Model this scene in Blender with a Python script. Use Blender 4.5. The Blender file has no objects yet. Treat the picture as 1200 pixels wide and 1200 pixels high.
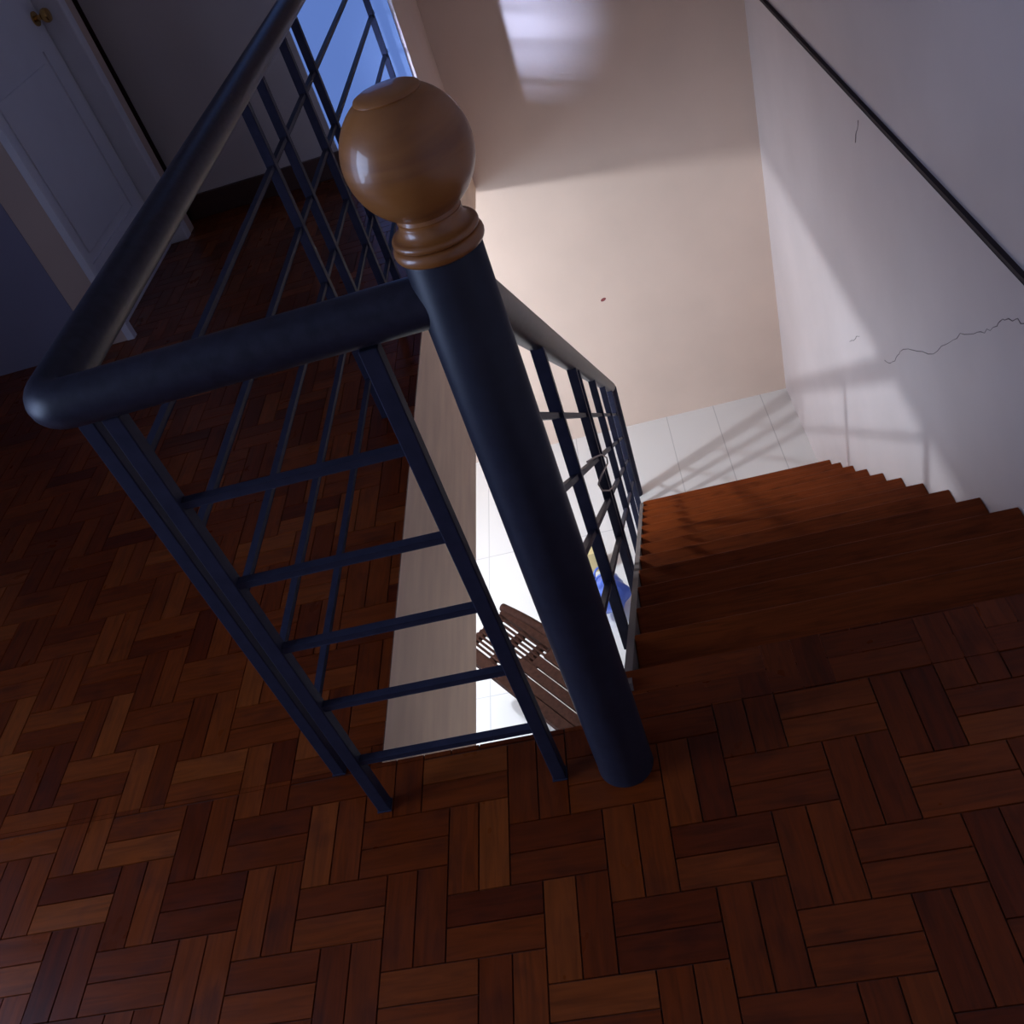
import bpy, bmesh, math, random
from mathutils import Vector, Matrix
random.seed(7)
S = bpy.context.scene
C = S.collection

# ------------------------------------------------------------------ camera
CAM = Vector((0, 0, 1.45))
RIGHT = Vector((0.96157521, -0.02410731, -0.27348118))
DOWN = Vector((-0.2206995, -0.66036542, -0.71778077))
FWD = Vector((-0.16329375, 0.75055736, -0.64031149))
cd = bpy.data.cameras.new('camera'); cam = bpy.data.objects.new('camera', cd); C.objects.link(cam)
cam.matrix_world = Matrix(((RIGHT.x, -DOWN.x, -FWD.x, CAM.x), (RIGHT.y, -DOWN.y, -FWD.y, CAM.y),
                           (RIGHT.z, -DOWN.z, -FWD.z, CAM.z), (0, 0, 0, 1)))
cd.sensor_width = 36; cd.lens = 36 * 1098.73 / 1200; cd.clip_start = 0.02
S.camera = cam

# ------------------------------------------------------------------ world, window light and added lamps, exposure
w = bpy.data.worlds.new('world'); S.world = w; w.use_nodes = True
w.node_tree.nodes['Background'].inputs[0].default_value = (0.32, 0.5, 1.0, 1)
w.node_tree.nodes['Background'].inputs[1].default_value = 0.55
S.view_settings.view_transform = 'Standard'; S.view_settings.look = 'None'
S.view_settings.gamma = 1; S.view_settings.use_curve_mapping = False
S.view_settings.exposure = 0.0

def area(name, loc, aim, sx, sy, power, col, spread=180):
    l = bpy.data.lights.new(name, 'AREA'); l.shape = 'RECTANGLE'; l.size = sx; l.size_y = sy
    l.energy = power; l.color = col; l.spread = math.radians(spread)
    o = bpy.data.objects.new(name, l); C.objects.link(o); o.location = loc
    o.rotation_euler = (Vector(aim) - Vector(loc)).to_track_quat('-Z', 'Y').to_euler()
    return o
# daylight entering by the landing window on the left, behind the camera
area('landing_window_daylight', (-2.86, 0.20, 1.2), (-1.0, -0.15, 0.75), 1.3, 1.75, 27, (0.50, 0.65, 1.0), 118)
# extra narrow lamp added to make the bluish patch on the stairwell wall
area('wall_patch_lamp', (-2.72, 0.25, 1.05), (-0.16, 5.12, 0.22), 0.10, 0.30, 1.2, (0.42, 0.57, 1.0), 7.5)
# fill lamp added in the lower room to raise the bounced light
area('lower_room_fill', (-3.9, 2.2, -1.3), (0, 2.2, -1.6), 2.4, 1.8, 90, (0.62, 0.80, 1.0))

# ------------------------------------------------------------------ dimensions
XR, YF, ZL = 0.905, 5.12, -2.405          # right wall, far wall, lower floor
XO, YO = -0.65, 1.054                      # left and near edge of the stair opening
YC = 4.33                                  # corridor end wall
XG = -0.737                                # long guard railing
RISE, RUN, Y0 = 0.1775, 0.2393, 1.158

# ------------------------------------------------------------------ materials
def mat(name): 
    m = bpy.data.materials.new(name); m.use_nodes = True
    nt = m.node_tree; return m, nt, nt.nodes['Principled BSDF']
def N(nt, t, **k):
    n = nt.nodes.new(t)
    for a, b in k.items(): setattr(n, a, b)
    return n
def ramp(nt, stops):
    r = N(nt, 'ShaderNodeValToRGB'); e = r.color_ramp.elements
    while len(e) < len(stops): e.new(0.5)
    for q, (p, c) in zip(e, stops): q.position = p; q.color = (*c, 1)
    return r
def plain(name, col, rough=.5, metal=0, noise=0.0, scale=30, bump=0.0, spec=.5, stretch=(1, 1, 1), ior=1.5):
    m, nt, b = mat(name)
    b.inputs['Base Color'].default_value = (*col, 1); b.inputs['Roughness'].default_value = rough
    b.inputs['Metallic'].default_value = metal; b.inputs['IOR'].default_value = ior; b.inputs['Specular IOR Level'].default_value = spec
    if noise or bump:
        tc = N(nt, 'ShaderNodeTexCoord'); mp = N(nt, 'ShaderNodeMapping'); mp.inputs['Scale'].default_value = stretch
        nz = N(nt, 'ShaderNodeTexNoise'); nz.inputs['Scale'].default_value = scale; nz.inputs['Detail'].default_value = 6
        nt.links.new(tc.outputs['Object'], mp.inputs['Vector']); nt.links.new(mp.outputs[0], nz.inputs['Vector'])
        if noise:
            r = ramp(nt, [(.3, [c * (1 - noise) for c in col]), (.7, [min(1, c * (1 + noise)) for c in col])])
            nt.links.new(nz.outputs['Fac'], r.inputs['Fac']); nt.links.new(r.outputs['Color'], b.inputs['Base Color'])
        if bump:
            bp = N(nt, 'ShaderNodeBump'); bp.inputs['Strength'].default_value = bump; bp.inputs['Distance'].default_value = .004
            nt.links.new(nz.outputs['Fac'], bp.inputs['Height']); nt.links.new(bp.outputs[0], b.inputs['Normal'])
    return m

def wood_planks(name, stops, rough=.36, coat=.0, ior=1.45):
    """planks: each mesh island gets a tone of its own, grain runs along UV u"""
    m, nt, b = mat(name)
    g = N(nt, 'ShaderNodeNewGeometry'); uv = N(nt, 'ShaderNodeTexCoord')
    r = ramp(nt, stops); nt.links.new(g.outputs['Random Per Island'], r.inputs['Fac'])
    mp = N(nt, 'ShaderNodeMapping'); mp.inputs['Scale'].default_value = (7, 70, 1)
    nt.links.new(uv.outputs['UV'], mp.inputs['Vector'])
    nz = N(nt, 'ShaderNodeTexNoise'); nz.inputs['Scale'].default_value = 1; nz.inputs['Detail'].default_value = 5
    nz.inputs['Distortion'].default_value = 1.2
    nt.links.new(mp.outputs[0], nz.inputs['Vector'])
    gr = ramp(nt, [(.25, (.5, .5, .5)), (.6, (1, 1, 1)), (.8, (1.15, 1.12, 1.1))]); nt.links.new(nz.outputs['Fac'], gr.inputs['Fac'])
    mp2 = N(nt, 'ShaderNodeMapping'); mp2.inputs['Scale'].default_value = (9, 14, 1); nt.links.new(uv.outputs['UV'], mp2.inputs['Vector'])
    nz2 = N(nt, 'ShaderNodeTexNoise'); nz2.inputs['Scale'].default_value = 1; nz2.inputs['Detail'].default_value = 3
    nt.links.new(mp2.outputs[0], nz2.inputs['Vector'])
    g2 = ramp(nt, [(.28, (.55, .5, .5)), (.45, (1, 1, 1))]); nt.links.new(nz2.outputs['Fac'], g2.inputs['Fac'])
    mx = N(nt, 'ShaderNodeMix', data_type='RGBA', blend_type='MULTIPLY'); mx.inputs['Factor'].default_value = .8
    nt.links.new(r.outputs['Color'], mx.inputs['A']); nt.links.new(gr.outputs['Color'], mx.inputs['B'])
    m2 = N(nt, 'ShaderNodeMix', data_type='RGBA', blend_type='MULTIPLY'); m2.inputs['Factor'].default_value = .75
    nt.links.new(mx.outputs['Result'], m2.inputs['A']); nt.links.new(g2.outputs['Color'], m2.inputs['B'])
    nt.links.new(m2.outputs['Result'], b.inputs['Base Color'])
    rr = ramp(nt, [(.3, (rough + .1,) * 3), (.7, (rough - .05,) * 3)]); nt.links.new(nz2.outputs['Fac'], rr.inputs['Fac'])
    nt.links.new(rr.outputs['Color'], b.inputs['Roughness'])
    b.inputs['IOR'].default_value = ior; b.inputs['Coat Weight'].default_value = coat; b.inputs['Coat Roughness'].default_value = .2
    bp = N(nt, 'ShaderNodeBump'); bp.inputs['Strength'].default_value = .12; bp.inputs['Distance'].default_value = .002
    nt.links.new(nz.outputs['Fac'], bp.inputs['Height']); nt.links.new(bp.outputs[0], b.inputs['Normal'])
    return m

PARQ = wood_planks('parquet_wood', [(0, (.095, .013, .0015)), (.15, (.125, .0195, .0022)), (.5, (.157, .0265, .003)),
                                   (.85, (.19, .036, .005)), (1, (.24, .054, .009))], rough=.32, coat=.15, ior=1.3)
TREAD = wood_planks('stair_wood', [(0, (.17, .030, .004)), (.5, (.195, .036, .0045)), (1, (.22, .043, .006))], rough=.55, ior=1.22)
GROUT = plain('parquet_gap', (.045, .012, .006), .8)
WALL = plain('cream_wall_paint', (.75, .565, .465), .75, noise=.04, scale=2.5, bump=.08)
WALLR = plain('right_wall_paint', (.65, .555, .545), .75, noise=.04, scale=2.5, bump=.08)
GREYW = plain('grey_wall_paint', (.52, .47, .47), .8, noise=.04, scale=2, bump=.05)
BLUEW = plain('slate_wall_paint', (.20, .19, .27), .7, noise=.05, scale=3)
TANW = plain('tan_wall_edge', (.50, .38, .32), .7, noise=.05, scale=3)
FASC = plain('brushed_cream_plaster', (.95, .69, .50), .7, noise=.10, scale=9, bump=.25, stretch=(1, .35, 2.2))
CEIL = plain('ceiling_paint', (.62, .60, .58), .9)
DOORP = plain('white_door_paint', (.62, .61, .66), .45, noise=.03, scale=8)
BASEB = plain('dark_wood_trim', (.055, .022, .016), .45, noise=.2, scale=12, stretch=(.2, 1, 1))
STRIP = plain('dark_moulding', (.05, .038, .042), .7, ior=1.2)
BLACK = plain('black_enamel_steel', (.032, .033, .058), .45, noise=.12, scale=40, bump=.05, ior=1.14)
POST = plain('black_enamel_post', (.022, .024, .040), .42, noise=.12, scale=40, bump=.05, ior=1.33)
HRAIL = plain('worn_black_handrail', (.022, .022, .038), .40, noise=.25, scale=60, bump=.05, ior=1.3)
BRASS = plain('brass', (.55, .33, .10), .25, metal=1)
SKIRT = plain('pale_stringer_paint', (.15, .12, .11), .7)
CRACK = plain('plaster_crack', (.20, .15, .15), .9)
WICK = plain('dark_rattan', (.040, .016, .011), .7, ior=1.12, noise=.3, scale=50)
CANE = plain('pale_cane', (.55, .48, .42), .6)
YELL = plain('manila_card', (.75, .58, .28), .7, noise=.05, scale=8)
WIRE = plain('thin_wire', (.34, .25, .22), .5)

def finial_mat():
    m, nt, b = mat('varnished_finial_wood')
    tc = N(nt, 'ShaderNodeTexCoord'); mp = N(nt, 'ShaderNodeMapping'); mp.inputs['Scale'].default_value = (5, 5, 26)
    mp.inputs['Rotation'].default_value = (.5, .2, 0)
    nz = N(nt, 'ShaderNodeTexNoise'); nz.inputs['Scale'].default_value = 1.4; nz.inputs['Detail'].default_value = 5
    nz.inputs['Distortion'].default_value = .6
    r = ramp(nt, [(.28, (.24, .082, .018)), (.5, (.35, .130, .031)), (.75, (.41, .165, .045))])
    nt.links.new(tc.outputs['Object'], mp.inputs[0]); nt.links.new(mp.outputs[0], nz.inputs['Vector'])
    nt.links.new(nz.outputs['Fac'], r.inputs['Fac']); nt.links.new(r.outputs['Color'], b.inputs['Base Color'])
    b.inputs['Roughness'].default_value = .4; b.inputs['Coat Weight'].default_value = .5; b.inputs['Coat Roughness'].default_value = .06
    return m
FIN = finial_mat()

def tile_mat():
    m, nt, b = mat('white_floor_tile')
    tc = N(nt, 'ShaderNodeTexCoord'); mp = N(nt, 'ShaderNodeMapping')
    mp.inputs['Location'].default_value = (-.11, -3.09, 0)
    br = N(nt, 'ShaderNodeTexBrick'); br.offset = 0; br.squash = 1
    br.inputs['Scale'].default_value = 1; br.inputs['Brick Width'].default_value = .312; br.inputs['Row Height'].default_value = 1.06
    br.inputs['Mortar Size'].default_value = .003
    br.inputs['Color1'].default_value = (.76, .72, .70, 1); br.inputs['Color2'].default_value = (.78, .74, .72, 1)
    br.inputs['Mortar'].default_value = (.56, .53, .52, 1)
    nt.links.new(tc.outputs['Object'], mp.inputs[0]); nt.links.new(mp.outputs[0], br.inputs['Vector'])
    nt.links.new(br.outputs['Color'], b.inputs['Base Color']); b.inputs['Roughness'].default_value = .35
    return m
TILE = tile_mat()

def lit_pane(name, col, strength):
    m, nt, b = mat(name)
    b.inputs['Base Color'].default_value = (.03, .04, .06, 1); b.inputs['Roughness'].default_value = .6
    b.inputs['Emission Color'].default_value = (*col, 1); b.inputs['Emission Strength'].default_value = strength
    return m
PANE = lit_pane('daylit_frosted_glass', (.105, .19, .52), 1.0)
PANE_B = lit_pane('daylit_landing_glass', (.45, .58, 1.0), 1.6)

def plastic_mat():
    m, nt, b = mat('blue_plastic_film')
    b.inputs['Base Color'].default_value = (.10, .19, .72, 1); b.inputs['Roughness'].default_value = .3
    b.inputs['Transmission Weight'].default_value = .25
    return m
BAG = plastic_mat()

# ------------------------------------------------------------------ mesh helpers
def obj(name, bm, m, parent=None, smooth=False, kind=None):
    me = bpy.data.meshes.new(name); bmesh.ops.recalc_face_normals(bm, faces=bm.faces); bm.to_mesh(me); bm.free()
    o = bpy.data.objects.new(name, me); C.objects.link(o); me.materials.append(m)
    if smooth:
        for p in me.polygons: p.use_smooth = True
        try: me.set_sharp_from_angle(angle=math.radians(38))
        except Exception: pass
    if parent: o.parent = parent; o.matrix_parent_inverse = parent.matrix_world.inverted()
    if kind: o['kind'] = kind
    return o
def box(bm, x0, x1, y0, y1, z0, z1, bev=0):
    r = bmesh.ops.create_cube(bm, size=1)
    for v in r['verts']:
        v.co = Vector((x0 + (v.co.x + .5) * (x1 - x0), y0 + (v.co.y + .5) * (y1 - y0), z0 + (v.co.z + .5) * (z1 - z0)))
    if bev:
        es = list({e for v in r['verts'] for e in v.link_edges})
        bmesh.ops.bevel(bm, geom=es, offset=bev, segments=2, affect='EDGES', profile=.5)
def bx(*a, bev=0):
    bm = bmesh.new(); box(bm, *a, bev=bev); return bm
def tube(bm, pts, r, n=20, cap=True, round_end=False):
    pts = [Vector(p) for p in pts]; rings = []
    up = None
    for i, p in enumerate(pts):
        if i == 0: t = pts[1] - p
        elif i == len(pts) - 1: t = p - pts[i - 1]
        else: t = (pts[i + 1] - p).normalized() + (p - pts[i - 1]).normalized()
        t.normalize()
        if up is None:
            up = Vector((0, 0, 1)) if abs(t.z) < .9 else Vector((1, 0, 0))
        a = up - t * up.dot(t); a.normalize(); b = t.cross(a); up = a
        rr = r[i] if isinstance(r, (list, tuple)) else r
        rings.append([bm.verts.new(p + (a * math.cos(k * 2 * math.pi / n) + b * math.sin(k * 2 * math.pi / n)) * rr) for k in range(n)])
    for A, B in zip(rings, rings[1:]):
        for k in range(n): bm.faces.new((A[k], A[(k + 1) % n], B[(k + 1) % n], B[k]))
    if cap:
        bm.faces.new(rings[0][::-1]); bm.faces.new(rings[-1])
def lathe(bm, prof, cx, cy, n=48):
    rings = []
    for r, z in prof:
        if r < 1e-5: rings.append([bm.verts.new((cx, cy, z))])
        else: rings.append([bm.verts.new((cx + r * math.cos(k * 2 * math.pi / n), cy + r * math.sin(k * 2 * math.pi / n), z)) for k in range(n)])
    for A, B in zip(rings, rings[1:]):
        for k in range(n):
            a = [A[k % len(A)], A[(k + 1) % len(A)], B[(k + 1) % len(B)], B[k % len(B)]]
            q = [];
            for v in a:
                if v not in q: q.append(v)
            if len(q) > 2: bm.faces.new(q)
def bar(bm, p, q, sx, sz, up=Vector((0, 0, 1)), bev=0.0015):
    """a square bar from p to q, sx wide and sz high"""
    p, q = Vector(p), Vector(q); t = (q - p).normalized()
    if abs(t.dot(up)) > .95: up = Vector((0, 1, 0))
    b = t.cross(up).normalized(); a = b.cross(t).normalized()
    r = bmesh.ops.create_cube(bm, size=1); L = (q - p).length
    for v in r['verts']:
        v.co = (p + q) / 2 + t * v.co.x * L + b * v.co.y * sx + a * v.co.z * sz
    if bev:
        es = list({e for v in r['verts'] for e in v.link_edges})
        bmesh.ops.bevel(bm, geom=es, offset=bev, segments=1, affect='EDGES')
def thing(name, label, cat, loc=(0, 0, 0), group=None):
    o = bpy.data.objects.new(name, None); C.objects.link(o); o.location = loc; o.empty_display_size = .1
    o['label'] = label; o['category'] = cat
    if group: o['group'] = group
    bpy.context.view_layer.update()
    return o
def tag(o, label, cat, group=None):
    o['label'] = label; o['category'] = cat
    if group: o['group'] = group
    return o

# ------------------------------------------------------------------ the setting
# walls of the stairwell and the two storeys
wall_right = obj('wall_right', bx(XR, XR + .15, -1.75, YF + .15, ZL - .15, 2.5), WALLR, kind='structure')
wall_far = obj('wall_far', bx(-4.2, XR, YF, YF + .15, ZL - .15, 2.5), WALL, kind='structure')
obj('wall_back', bx(-3.05, XR + .15, -1.9, -1.75, -.3, 2.5), WALL, kind='structure')
bm = bmesh.new()
box(bm, -3.05, -2.9, -1.75, -.45, -.3, 2.5); box(bm, -3.05, -2.9, 1.62, 3.4, -.3, 2.5)
box(bm, -3.05, -2.9, -.45, 1.62, -.3, .3); box(bm, -3.05, -2.9, -.45, 1.62, 2.1, 2.5)
obj('wall_left', bm, GREYW, kind='structure')
# slate coloured wall beyond the left corner of the landing, and the tan end of the door wall
obj('wall_corner', bx(-2.9, -2.02, 3.22, 3.34, 0, 2.5), BLUEW, kind='structure')
obj('trim_1', bx(-2.02, -1.888, 3.222, 3.29, 0, 2.5), TANW, kind='structure')
# corridor end wall with a narrow glazed opening beside the stairwell
XW0, XW1 = -1.10, -.666
bm = bmesh.new(); box(bm, -1.886, XW0, YC, YC + .12, 0, 2.5); box(bm, XW0, XW1 + .014, YC, YC + .12, 2.15, 2.5)
obj('wall_corridor', bm, GREYW, kind='structure')
# left side of the stairwell: return wall and the deep beam under the floor edge
bm = bmesh.new(); box(bm, XO - .10, XO, YC + .016, YF, 0, 2.5)
obj('wall_stairwell', bm, WALL, kind='structure')
bm = bmesh.new(); box(bm, XO - .15, XO, YO, YF, -.62, -.0036)
for v in bm.verts:
    if v.co.z < -.3 and v.co.y > 3: v.co.z = -.548
obj('trim_2', bm, FASC, kind='structure')
# slabs: upper floor slab under the parquet (near and left of the opening)
bm = bmesh.new()
box(bm, -3.05, XR, -1.75, YO - .0006, -.30, -.0035)
box(bm, -.155, XR, YO - .004, Y0 - .045, -.16, -.0035)
box(bm, -3.05, XO - .004, YO - .004, YF, -.30, -.0035)
obj('floor_slab', bm, GROUT, kind='structure')
obj('ceiling', bx(-3.05, XR + .15, -1.9, YF + .15, 2.5, 2.6), CEIL, kind='structure')
bm = bmesh.new(); box(bm, -4.2, XO - .15, -1.75, YF, -.335, -.301); box(bm, XO - .15, -.2, -1.75, YO - .01, -.335, -.301)
obj('ceiling_lower', bm, CEIL, kind='structure')
obj('floor_lower', bx(-4.2, XR + .15, -1.9, YF + .15, ZL - .12, ZL), TILE, kind='structure')
bm = bmesh.new()
box(bm, -4.2, -4.05, -1.75, .9, ZL, -.3); box(bm, -4.2, -4.05, 3.5, YF, ZL, -.3)
box(bm, -4.2, -4.05, .9, 3.5, -.42, -.3)
obj('wall_lower_left', bm, WALL, kind='structure')
obj('wall_lower_back', bx(-4.2, XR, -1.9, -1.75, ZL, -.3), WALL, kind='structure')

# parquet: double herringbone, pairs of planks three units long
U = .0556
def parquet(rects):
    bm = bmesh.new(); uvl = bm.loops.layers.uv.new('UVMap')
    ox, oy = -.229, .708
    gap = .0007
    def plank(x0, y0, x1, y1, horiz):
        cu, cv = random.uniform(0, 50), random.uniform(0, 50)
        tx, ty = random.gauss(0, .0035), random.gauss(0, .0035)
        xc, yc = (x0 + x1) / 2, (y0 + y1) / 2
        for rx0, ry0, rx1, ry1 in rects:
            a0, b0, a1, b1 = max(x0 + gap, rx0), max(y0 + gap, ry0), min(x1 - gap, rx1), min(y1 - gap, ry1)
            if a1 - a0 < .004 or b1 - b0 < .004: continue
            c = .0007
            top = [(a0 + c, b0 + c), (a1 - c, b0 + c), (a1 - c, b1 - c), (a0 + c, b1 - c)]
            bot = [(a0, b0), (a1, b0), (a1, b1), (a0, b1)]
            tv = [bm.verts.new((x, y, tx * (x - xc) + ty * (y - yc))) for x, y in top]
            bv = [bm.verts.new((x, y, -.0035)) for x, y in bot]
            fs = [bm.faces.new(tv)] + [bm.faces.new((bv[i], bv[(i + 1) % 4], tv[(i + 1) % 4], tv[i])) for i in range(4)]
            for f_ in fs:
                for l in f_.loops:
                    x, y = l.vert.co.x, l.vert.co.y
                    l[uvl].uv = (x - x0 + cu, y - y0 + cv) if horiz else (y - y0 + cu, x - x0 + cv)
    for i in range(-40, 41):
        for j in range(-20, 21):
            gx, gy = ox + (2 * i + 5 * j) * U, oy + (2 * i - j) * U
            if gx < -3.3 or gx > 1.2 or gy < -1.2 or gy > 5: continue
            for k in (0, 1):
                plank(gx + k * U, gy, gx + (k + 1) * U, gy + 3 * U, False)
                plank(gx, gy - 2 * U + k * U, gx + 3 * U, gy - U + k * U, True)
    # border plank along the head of the stairs
    for (a, b) in ((-.155, .28), (.28, XR)):
        plank(a, 1.046, b, 1.10, True); plank(a, 1.10, b, Y0 - .001, True)
    return bm
random.seed(11)
bm = parquet([(-2.9, -.9, XR, 1.044), (-2.9, 1.044, -.155, YO), (-.155, 1.044, XR, Y0), (-2.9, YO, XO, YC)])
floor = obj('floor', bm, PARQ, kind='structure')

# skirting at the corridor end, moulding on the right wall
obj('baseboard_corridor', bx(-1.886, XW1, YC - .022, YC, 0, .108, bev=.003), BASEB, kind='structure')
bm = bmesh.new(); bar(bm, (XR - .006, -1.7, .175), (XR - .006, YF, .098), .013, .015)
obj('trim_3', bm, STRIP, kind='structure')

# blue daylit window slot in the corridor end wall
win = bpy.data.objects.new('window_1', None); C.objects.link(win); win['kind'] = 'structure'; win.location = ((XW0 + XW1) / 2, YC, 1.1)
bpy.context.view_layer.update()
obj('window_pane', bx(XW0, XW1, YC + .004, YC + .012, .11, 2.15), PANE, win)
bm = bmesh.new(); box(bm, XW0, XW1, YC, YC + .06, 0, .11); box(bm, XW0 - .001, XW1, YC + .014, YC + .07, .11, 2.15)
obj('window_frame', bm, DOORP, win)
# landing window on the left, behind the camera (its reflection shows on the finial)
win2 = bpy.data.objects.new('window_2', None); C.objects.link(win2); win2['kind'] = 'structure'; win2.location = (-2.95, .35, 1.5)
bpy.context.view_layer.update()
obj('window_pane', bx(-3.0, -2.985, -.45, 1.62, .3, 2.1), PANE_B, win2)
bm = bmesh.new()
for a in (-.45, .20, .88, 1.57): box(bm, -2.96, -2.92, a, a + .05, .3, 2.1)
for a in (.3, 1.35, 2.05): box(bm, -2.96, -2.92, -.45, 1.62, a, a + .05)
obj('window_frame', bm, DOORP, win2)

# white panelled door set back in the left wall of the corridor
XD = -1.95
door = bpy.data.objects.new('door_1', None); C.objects.link(door); door['kind'] = 'structure'; door.location = (XD, 3.69, 0)
bpy.context.view_layer.update()
obj('door_frame', bx(-1.887, -1.856, 3.216, 3.25, 0, 2.15, bev=.002), DOORP, door)
obj('door_frame', bx(XD - .06, -1.850, 4.086, 4.145, 0, 2.15, bev=.006), DOORP, door)
obj('door_sill', bx(XD - .06, XD + .012, 3.29, 4.086, 0, .026, bev=.002), DOORP, door)
def leaf():
    bm = bmesh.new(); y0, y1, z0, z1 = 3.296, 4.078, .034, 2.12
    st = .115
    box(bm, XD - .04, XD, y0, y0 + st, z0, z1); box(bm, XD - .04, XD, y1 - st, y1, z0, z1)
    for a, b in ((z0, .25), (.90, 1.12), (2.0, z1)): box(bm, XD - .04, XD, y0 + st, y1 - st, a, b)
    box(bm, XD - .035, XD - .008, y0 + st, y1 - st, .25, 2.0)
    return bm
obj('door_leaf', leaf(), DOORP, door)
for z0, z1 in ((.285, .865), (1.155, 1.965)):
    obj('door_panel', bx(XD - .012, XD - .002, 3.446, 3.928, z0, z1, bev=.005), DOORP, door)
bm = bmesh.new(); ky, kz = 4.035, 1.0
tube(bm, [(XD, ky, kz), (XD + .006, ky, kz)], .027, 24)
tube(bm, [(XD + .004, ky, kz), (XD + .035, ky, kz)], .010, 16)
tube(bm, [(XD + .030, ky, kz), (XD + .038, ky, kz), (XD + .050, ky, kz), (XD + .060, ky, kz), (XD + .064, ky, kz)], [.014, .024, .027, .023, .012], 24)
obj('door_knob', bm, BRASS, door, smooth=True)
obj('wall_door', bx(-2.018, XD - .062, 3.30, YC + .1, 0, 2.5), TANW, kind='structure')
obj('trim_4', bx(XD - .06, -1.857, 4.147, 4.215, 0, 2.5), TANW, kind='structure')
bm = bmesh.new(); box(bm, -2.018, -1.857, 3.222, 4.264, 2.152, 2.5)
obj('wall_over_door', bm, GREYW, kind='structure')

obj('dark_gap_blocker', bx(-2.01, -1.887, YC + .03, YC + .10, 0, 2.5), BASEB, kind='structure')  # dark blocker added behind the gap beside the door to keep it black

# marks on the right wall and far wall
def crackmesh(name, pts, parent, r=.0022):
    bm = bmesh.new(); p = [Vector((XR - .0003, a, b)) for a, b in pts]
    q = []
    for a, b in zip(p, p[1:]):
        for k in range(3): q.append(a.lerp(b, k / 3) + Vector((0, random.gauss(0, .003), random.gauss(0, .003))))
    q.append(p[-1])
    tube(bm, q, [r * random.uniform(.5, 1.25) for _ in q], 6); return obj(name, bm, CRACK, parent)
crackmesh('plaster_crack', [(3.012, -.796), (2.947, -.764), (2.893, -.721), (2.848, -.658), (2.798, -.611), (2.658, -.528), (2.517, -.447), (2.417, -.349), (2.337, -.274), (2.251, -.205), (2.17, -.154), (2.118, -.116), (2.072, -.064), (2.038, -.035), (1.98, -.002), (1.939, .013), (1.86, .05)], wall_right, .0013)
crackmesh('plaster_crack', [(3.498, -1.019), (3.434, -.972), (3.384, -.925), (3.337, -.891)], wall_right, .0012)
crackmesh('plaster_crack', [(3.24, .043), (3.266, -.005), (3.285, -.05)], wall_right, .002)
bm = bmesh.new(); bmesh.ops.create_uvsphere(bm, u_segments=12, v_segments=8, radius=1)
for v in bm.verts: v.co = Vector((-.112 + v.co.x * .017, YF - .0005 + v.co.y * .002, -1.426 + v.co.z * .011 + v.co.x * .004))
obj('red_stain', bm, plain('dark_red_stain', (.25, .05, .05), .7), wall_far)

# ------------------------------------------------------------------ staircase
stair = thing('staircase', 'straight flight of reddish brown wooden stairs descending beside the right wall', 'staircase', (.37, 2.6, ZL))
for k in range(1, 13):
    yn, z = Y0 + RUN * k, -RISE * k
    bm = bmesh.new(); uvl = bm.loops.layers.uv.new('UVMap')
    box(bm, -.142, XR - .001, yn - RUN - .035, yn, z - .032, z, bev=.004)
    cu, cv = random.uniform(0, 40), random.uniform(0, 40)
    for f_ in bm.faces:
        for l in f_.loops: l[uvl].uv = (l.vert.co.x * .8 + cu, l.vert.co.y + l.vert.co.z + cv)
    obj('tread', bm, TREAD, stair)
for k in range(0, 13):
    yn = Y0 + RUN * k - .03
    zt = -RISE * k - .033; zb = -RISE * (k + 1) if k < 12 else ZL
    bm = bmesh.new(); uvl = bm.loops.layers.uv.new('UVMap')
    box(bm, -.142, XR - .001, yn - .02, yn - .004, zb, zt)
    for f_ in bm.faces:
        for l in f_.loops: l[uvl].uv = (l.vert.co.x, l.vert.co.z + k)
    obj('riser', bm, TREAD, stair)
def stringer(x0, x1):
    bm = bmesh.new()
    sl = -RISE / RUN
    y_a, y_b = Y0 - .05, Y0 + RUN * 12 + .02
    za, zb = sl * (y_a - Y0) - .012, sl * (y_b - Y0) - .012
    pts = [(y_a, za), (y_b, zb), (y_b, ZL), (y_b - .36, ZL), (y_a, za - .36)]
    A = [bm.verts.new((x0, y, z)) for y, z in pts]; B = [bm.verts.new((x1, y, z)) for y, z in pts]
    bm.faces.new(A); bm.faces.new(B[::-1])
    for i in range(5): bm.faces.new((A[i], A[(i + 1) % 5], B[(i + 1) % 5], B[i]))
    return bm
o = obj('stringer', stringer(-.160, -.143), SKIRT, stair); o['label'] = 'pale painted side board of the staircase'

# ------------------------------------------------------------------ railing (one welded piece)
rail = thing('railing', 'black welded steel railing round the stair opening with round wooden newel ball', 'railing', (-.177, .957, 0))
PX, PY = -.177, .957
HZ = .963
XH = -.710                                 # centre of the long handrail
# newel post
bm = bmesh.new()
lathe(bm, [(0, 0), (.050, 0), (.050, .006), (.0495, .008), (.0485, .5), (.0455, 1.022), (.043, 1.026), (0, 1.026)], PX, PY, 40)
obj('newel_post', bm, POST, rail, smooth=True)
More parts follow.
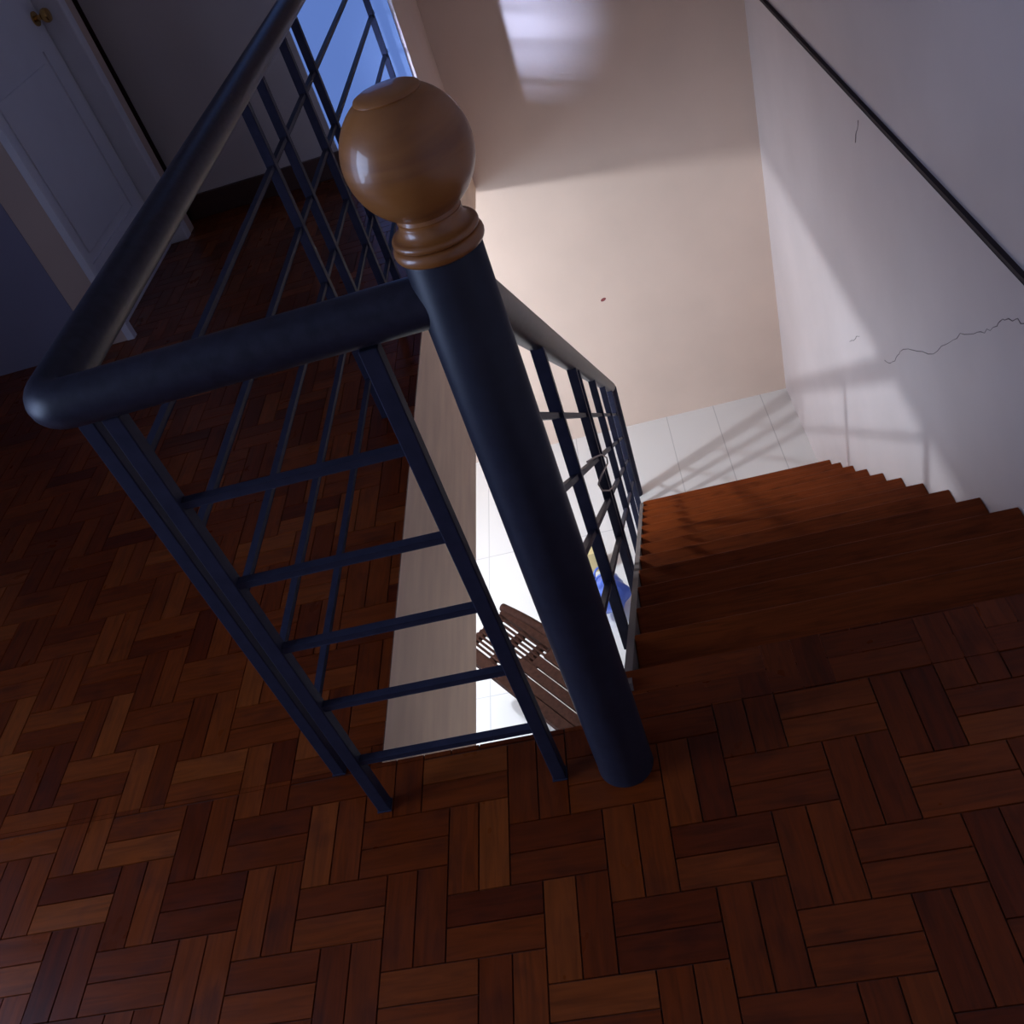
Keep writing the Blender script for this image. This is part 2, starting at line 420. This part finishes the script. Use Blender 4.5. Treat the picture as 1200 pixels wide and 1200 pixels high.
# wooden ball finial
bm = bmesh.new()
prof = [(.036, 1.062)]
cz, R_ = 1.131, .0690
a0 = math.asin(-.066 / R_)
for i in range(0, 25):
    a = -1.05 + (1.05 + 1.07) * i / 24
    prof.append((R_ * math.cos(a), cz + R_ * math.sin(a)))
prof.append((0, prof[-1][1]))
lathe(bm, [(0, 1.06)] + prof, PX, PY, 56)
fin = obj('finial', bm, FIN, rail, smooth=True); fin['label'] = 'varnished brown wooden ball on top of the post'
ztop = prof[-1][1]
bm = bmesh.new(); lathe(bm, [(0, ztop - .003), (.0345, ztop - .003), (.0352, ztop), (.034, ztop + .002), (.029, ztop + .0042), (.018, ztop + .006), (.008, ztop + .0068), (0, ztop + .0068)], PX, PY, 48)
obj('finial_cap', bm, FIN, fin, smooth=True)
bm = bmesh.new()
cp = [(0, 1.025), (.045, 1.025)]
for i in range(9): a = -math.pi / 2 + math.pi * i / 8; cp.append((.0450 + .0065 * math.cos(a), 1.0330 + .0080 * math.sin(a)))
for i in range(9): a = -math.pi / 2 + math.pi * i / 8; cp.append((.0445 + .0045 * math.cos(a), 1.0455 + .0045 * math.sin(a)))
cp += [(.042, 1.0505), (.037, 1.055), (.0355, 1.061), (.036, 1.0665), (.030, 1.070), (0, 1.070)]
lathe(bm, cp, PX, PY, 48)
obj('finial_collar', bm, FIN, fin, smooth=True)
# handrails
bm = bmesh.new()
arc = [(PX - .03, PY, HZ + .005)]
rc = .034
arc += [(XH + rc + .02, PY, HZ)]
for i in range(9):
    a = -math.pi / 2 - math.pi / 2 * i / 8
    arc.append((XH + rc + rc * math.cos(a), PY + rc + rc * math.sin(a), HZ))
arc += [(XH, YC - .001, HZ)]
tube(bm, arc, .0315, 28)
obj('handrail', bm, HRAIL, rail, smooth=True)
bm = bmesh.new()
sl = -RISE / RUN
hz = lambda y: .838 + sl * (y - Y0)
ye = 4.40
tube(bm, [(PX, PY + .02, hz(PY + .02)), (PX, ye, hz(ye)), (PX, ye + .012, hz(ye + .012))], [.031, .031, .024], 28)
obj('handrail', bm, HRAIL, rail, smooth=True)
# short panel facing the landing
def bal(x, y, z0, z1, s=.024):
    obj('baluster', (lambda b: (bar(b, (x, y, z0), (x, y, z1), s, s), b)[1])(bmesh.new()), BLACK, rail)
def hbar(p, q, sx=.012, sz=.012):
    obj('rail', (lambda b: (bar(b, p, q, sx, sz, bev=.001), b)[1])(bmesh.new()), BLACK, rail)
bal(-.634, PY, 0, HZ - .03); bal(-.298, PY, 0, HZ - .03)
for z in (.777, .617, .468, .314, .152): hbar((-.622, PY, z), (-.310, PY, z))
# long guard along the corridor
for y in (1.056, 2.25, 2.44, 2.78, 2.99, 4.27): bal(XG, y, 0, HZ - .03)
for z in (.762, .602, .445, .293, .137): hbar((XG, 1.068, z), (XG, YC - .002, z))
# small weld plates under the feet
for x, y in ((-.634, PY), (-.298, PY), (XG, 1.056), (XG, 2.25), (XG, 2.44), (XG, 2.78), (XG, 2.99), (XG, 4.27)):
    obj('base_plate', bx(x - .014, x + .014, y - .014, y + .014, 0, .003, bev=.001), BLACK, rail)
# stair section, sloping with the steps
YB = [1.545, 2.19, 2.29, 2.93, 3.575, 4.20, 4.30]
for y in YB:
    k = max(1, math.ceil((y - Y0) / RUN)); zb = -RISE * k if k < 13 else ZL + .03
    bal(PX, y, zb - .03, hz(y) - .02, .026)
bm = bmesh.new(); lathe(bm, [(0, ZL), (.034, ZL), (.034, hz(4.42) - .01), (0, hz(4.42) - .01)], PX, 4.42, 28)
obj('end_post', bm, BLACK, rail, smooth=True)
for d in (.640, .475, .310, .142):
    hbar((PX, PY + .04, d + sl * (PY + .04 - Y0)), (PX, 4.40, d + sl * (4.40 - Y0)))

# thin wire tied to the stair railing
bm = bmesh.new()
pts = [Vector((-.152, y, z)) for y, z in [(1.601, 0.176), (1.825, 0.006), (2.069, -0.183), (2.243, -0.336), (2.209, -0.332), (2.006, -0.188), (1.835, -0.068), (1.71, 0.016), (1.771, -0.059), (1.983, -0.245), (2.239, -0.448)]]
tube(bm, pts, .0024, 6)
tag(obj('wire', bm, WIRE, smooth=True), 'thin loop of wire hanging from the stair rails', 'wire')

# ------------------------------------------------------------------ lower room
# lamp under the lower ceiling, out of view, that lights the lower floor
lamp = thing('ceiling_lamp', 'small round ceiling lamp hanging in the lower room beyond the beam', 'lamp', (-1.83, 3.49, -.335))
bm = bmesh.new(); lathe(bm, [(0, -.336), (.06, -.336), (.06, -.352), (.03, -.36), (.022, -.385), (0, -.385)], -1.83, 3.49, 24)
obj('lamp_holder', bm, plain('white_plastic', (.7, .7, .7), .4), lamp, smooth=True)
l = bpy.data.lights.new('lamp_light', 'POINT'); l.energy = 120; l.color = (.80, .90, 1.0); l.shadow_soft_size = .045
lo = bpy.data.objects.new('lamp_light', l); C.objects.link(lo); lo.location = (-1.83, 3.49, -.43)

# slatted rattan lounge on the lower floor
d_ = Vector((.636, -.771, 0)); n_ = Vector((.771, .636, 0))           # along, across (towards the stairs)
O = Vector((-1.095, 3.0, 0)); ZS = -2.0
def P(u, v, z): return O + d_ * u + n_ * v + Vector((0, 0, z))
ch = thing('lounge_chair', 'dark brown slatted rattan lounge chair on the white tiles below the landing', 'chair', P(.4, .15, ZL))
WV = .30
for v in (.012, WV):
    bm = bmesh.new(); bar(bm, P(-.12, v, ZS), P(1.0, v, ZS), .05, .04); obj('side_rail', bm, WICK, ch)
for v, a in ((.068, .16), (.128, .20), (.188, .26), (.248, .28)):
    bm = bmesh.new(); bar(bm, P(a, v, ZS + .012), P(.98, v, ZS + .012), .047, .018); obj('slat', bm, WICK, ch)
bm = bmesh.new()
for k in range(11):
    v = .045 + k * .0235
    tube(bm, [P(-.12, v, ZS + .012), P(.02, v, ZS + .012), P(.30, v, ZS + .012)], .0070, 6)
obj('cane_seat', bm, WICK, ch)
for u in (-.12, .06, .20, .98):
    bm = bmesh.new(); bar(bm, P(u, .0, ZS - .02), P(u, WV + .01, ZS - .02), .03, .03); obj('crossbar', bm, WICK, ch)
for u, v in ((.70, .012), (.70, WV), (1.02, .012), (1.02, WV)):
    bm = bmesh.new(); bar(bm, P(u, v, ZL), P(u, v, ZS - .01), .04, .04); obj('leg', bm, WICK, ch)
bm = bmesh.new()
tube(bm, [P(-.14 + .02 * k, WV + .010 + .022 * math.sin(math.pi * min(1, k / 30)), ZS + .015 + .02 * math.sin(math.pi * k / 56)) for k in range(0, 57)], .022, 10)
obj('arm_rim', bm, WICK, ch, smooth=True)

# blue bag and card box beside the foot of the stair railing
def bag():
    bm = bmesh.new(); bmesh.ops.create_uvsphere(bm, u_segments=36, v_segments=24, radius=1)
    for v in bm.verts:
        x, y, z = v.co
        a = math.atan2(y, x); t = (z + 1) / 2
        r = (.55 + .45 * math.sin(math.pi * min(1, t * 1.1))) * (1 + .10 * math.sin(5 * a + 4 * t) + .05 * math.sin(11 * a - 7 * t))
        if t > .82: r *= .75
        v.co = Vector((-.42 + x * .105 * r, 3.52 + y * .12 * r, ZL + .001 + t * .26))
    return bm
bg = thing('plastic_bag', 'crumpled blue plastic bag standing beside the foot of the stairs', 'bag', (-.425, 3.52, ZL))
obj('bag_body', bag(), BAG, bg, smooth=True)
for s in (-1, 1):
    bm = bmesh.new()
    tube(bm, [(-.425 + .05 * math.cos(a), 3.52 + s * .03, ZL + .235 + .08 * math.sin(a)) for a in [math.pi * i / 12 for i in range(13)]], .006, 8)
    obj('bag_handle', bm, BAG, bg, smooth=True)
tag(obj('card_box', bx(-.53, -.43, 3.83, 3.92, ZL, ZL + .15, bev=.003), YELL), 'small yellow card box standing behind the blue bag', 'box')
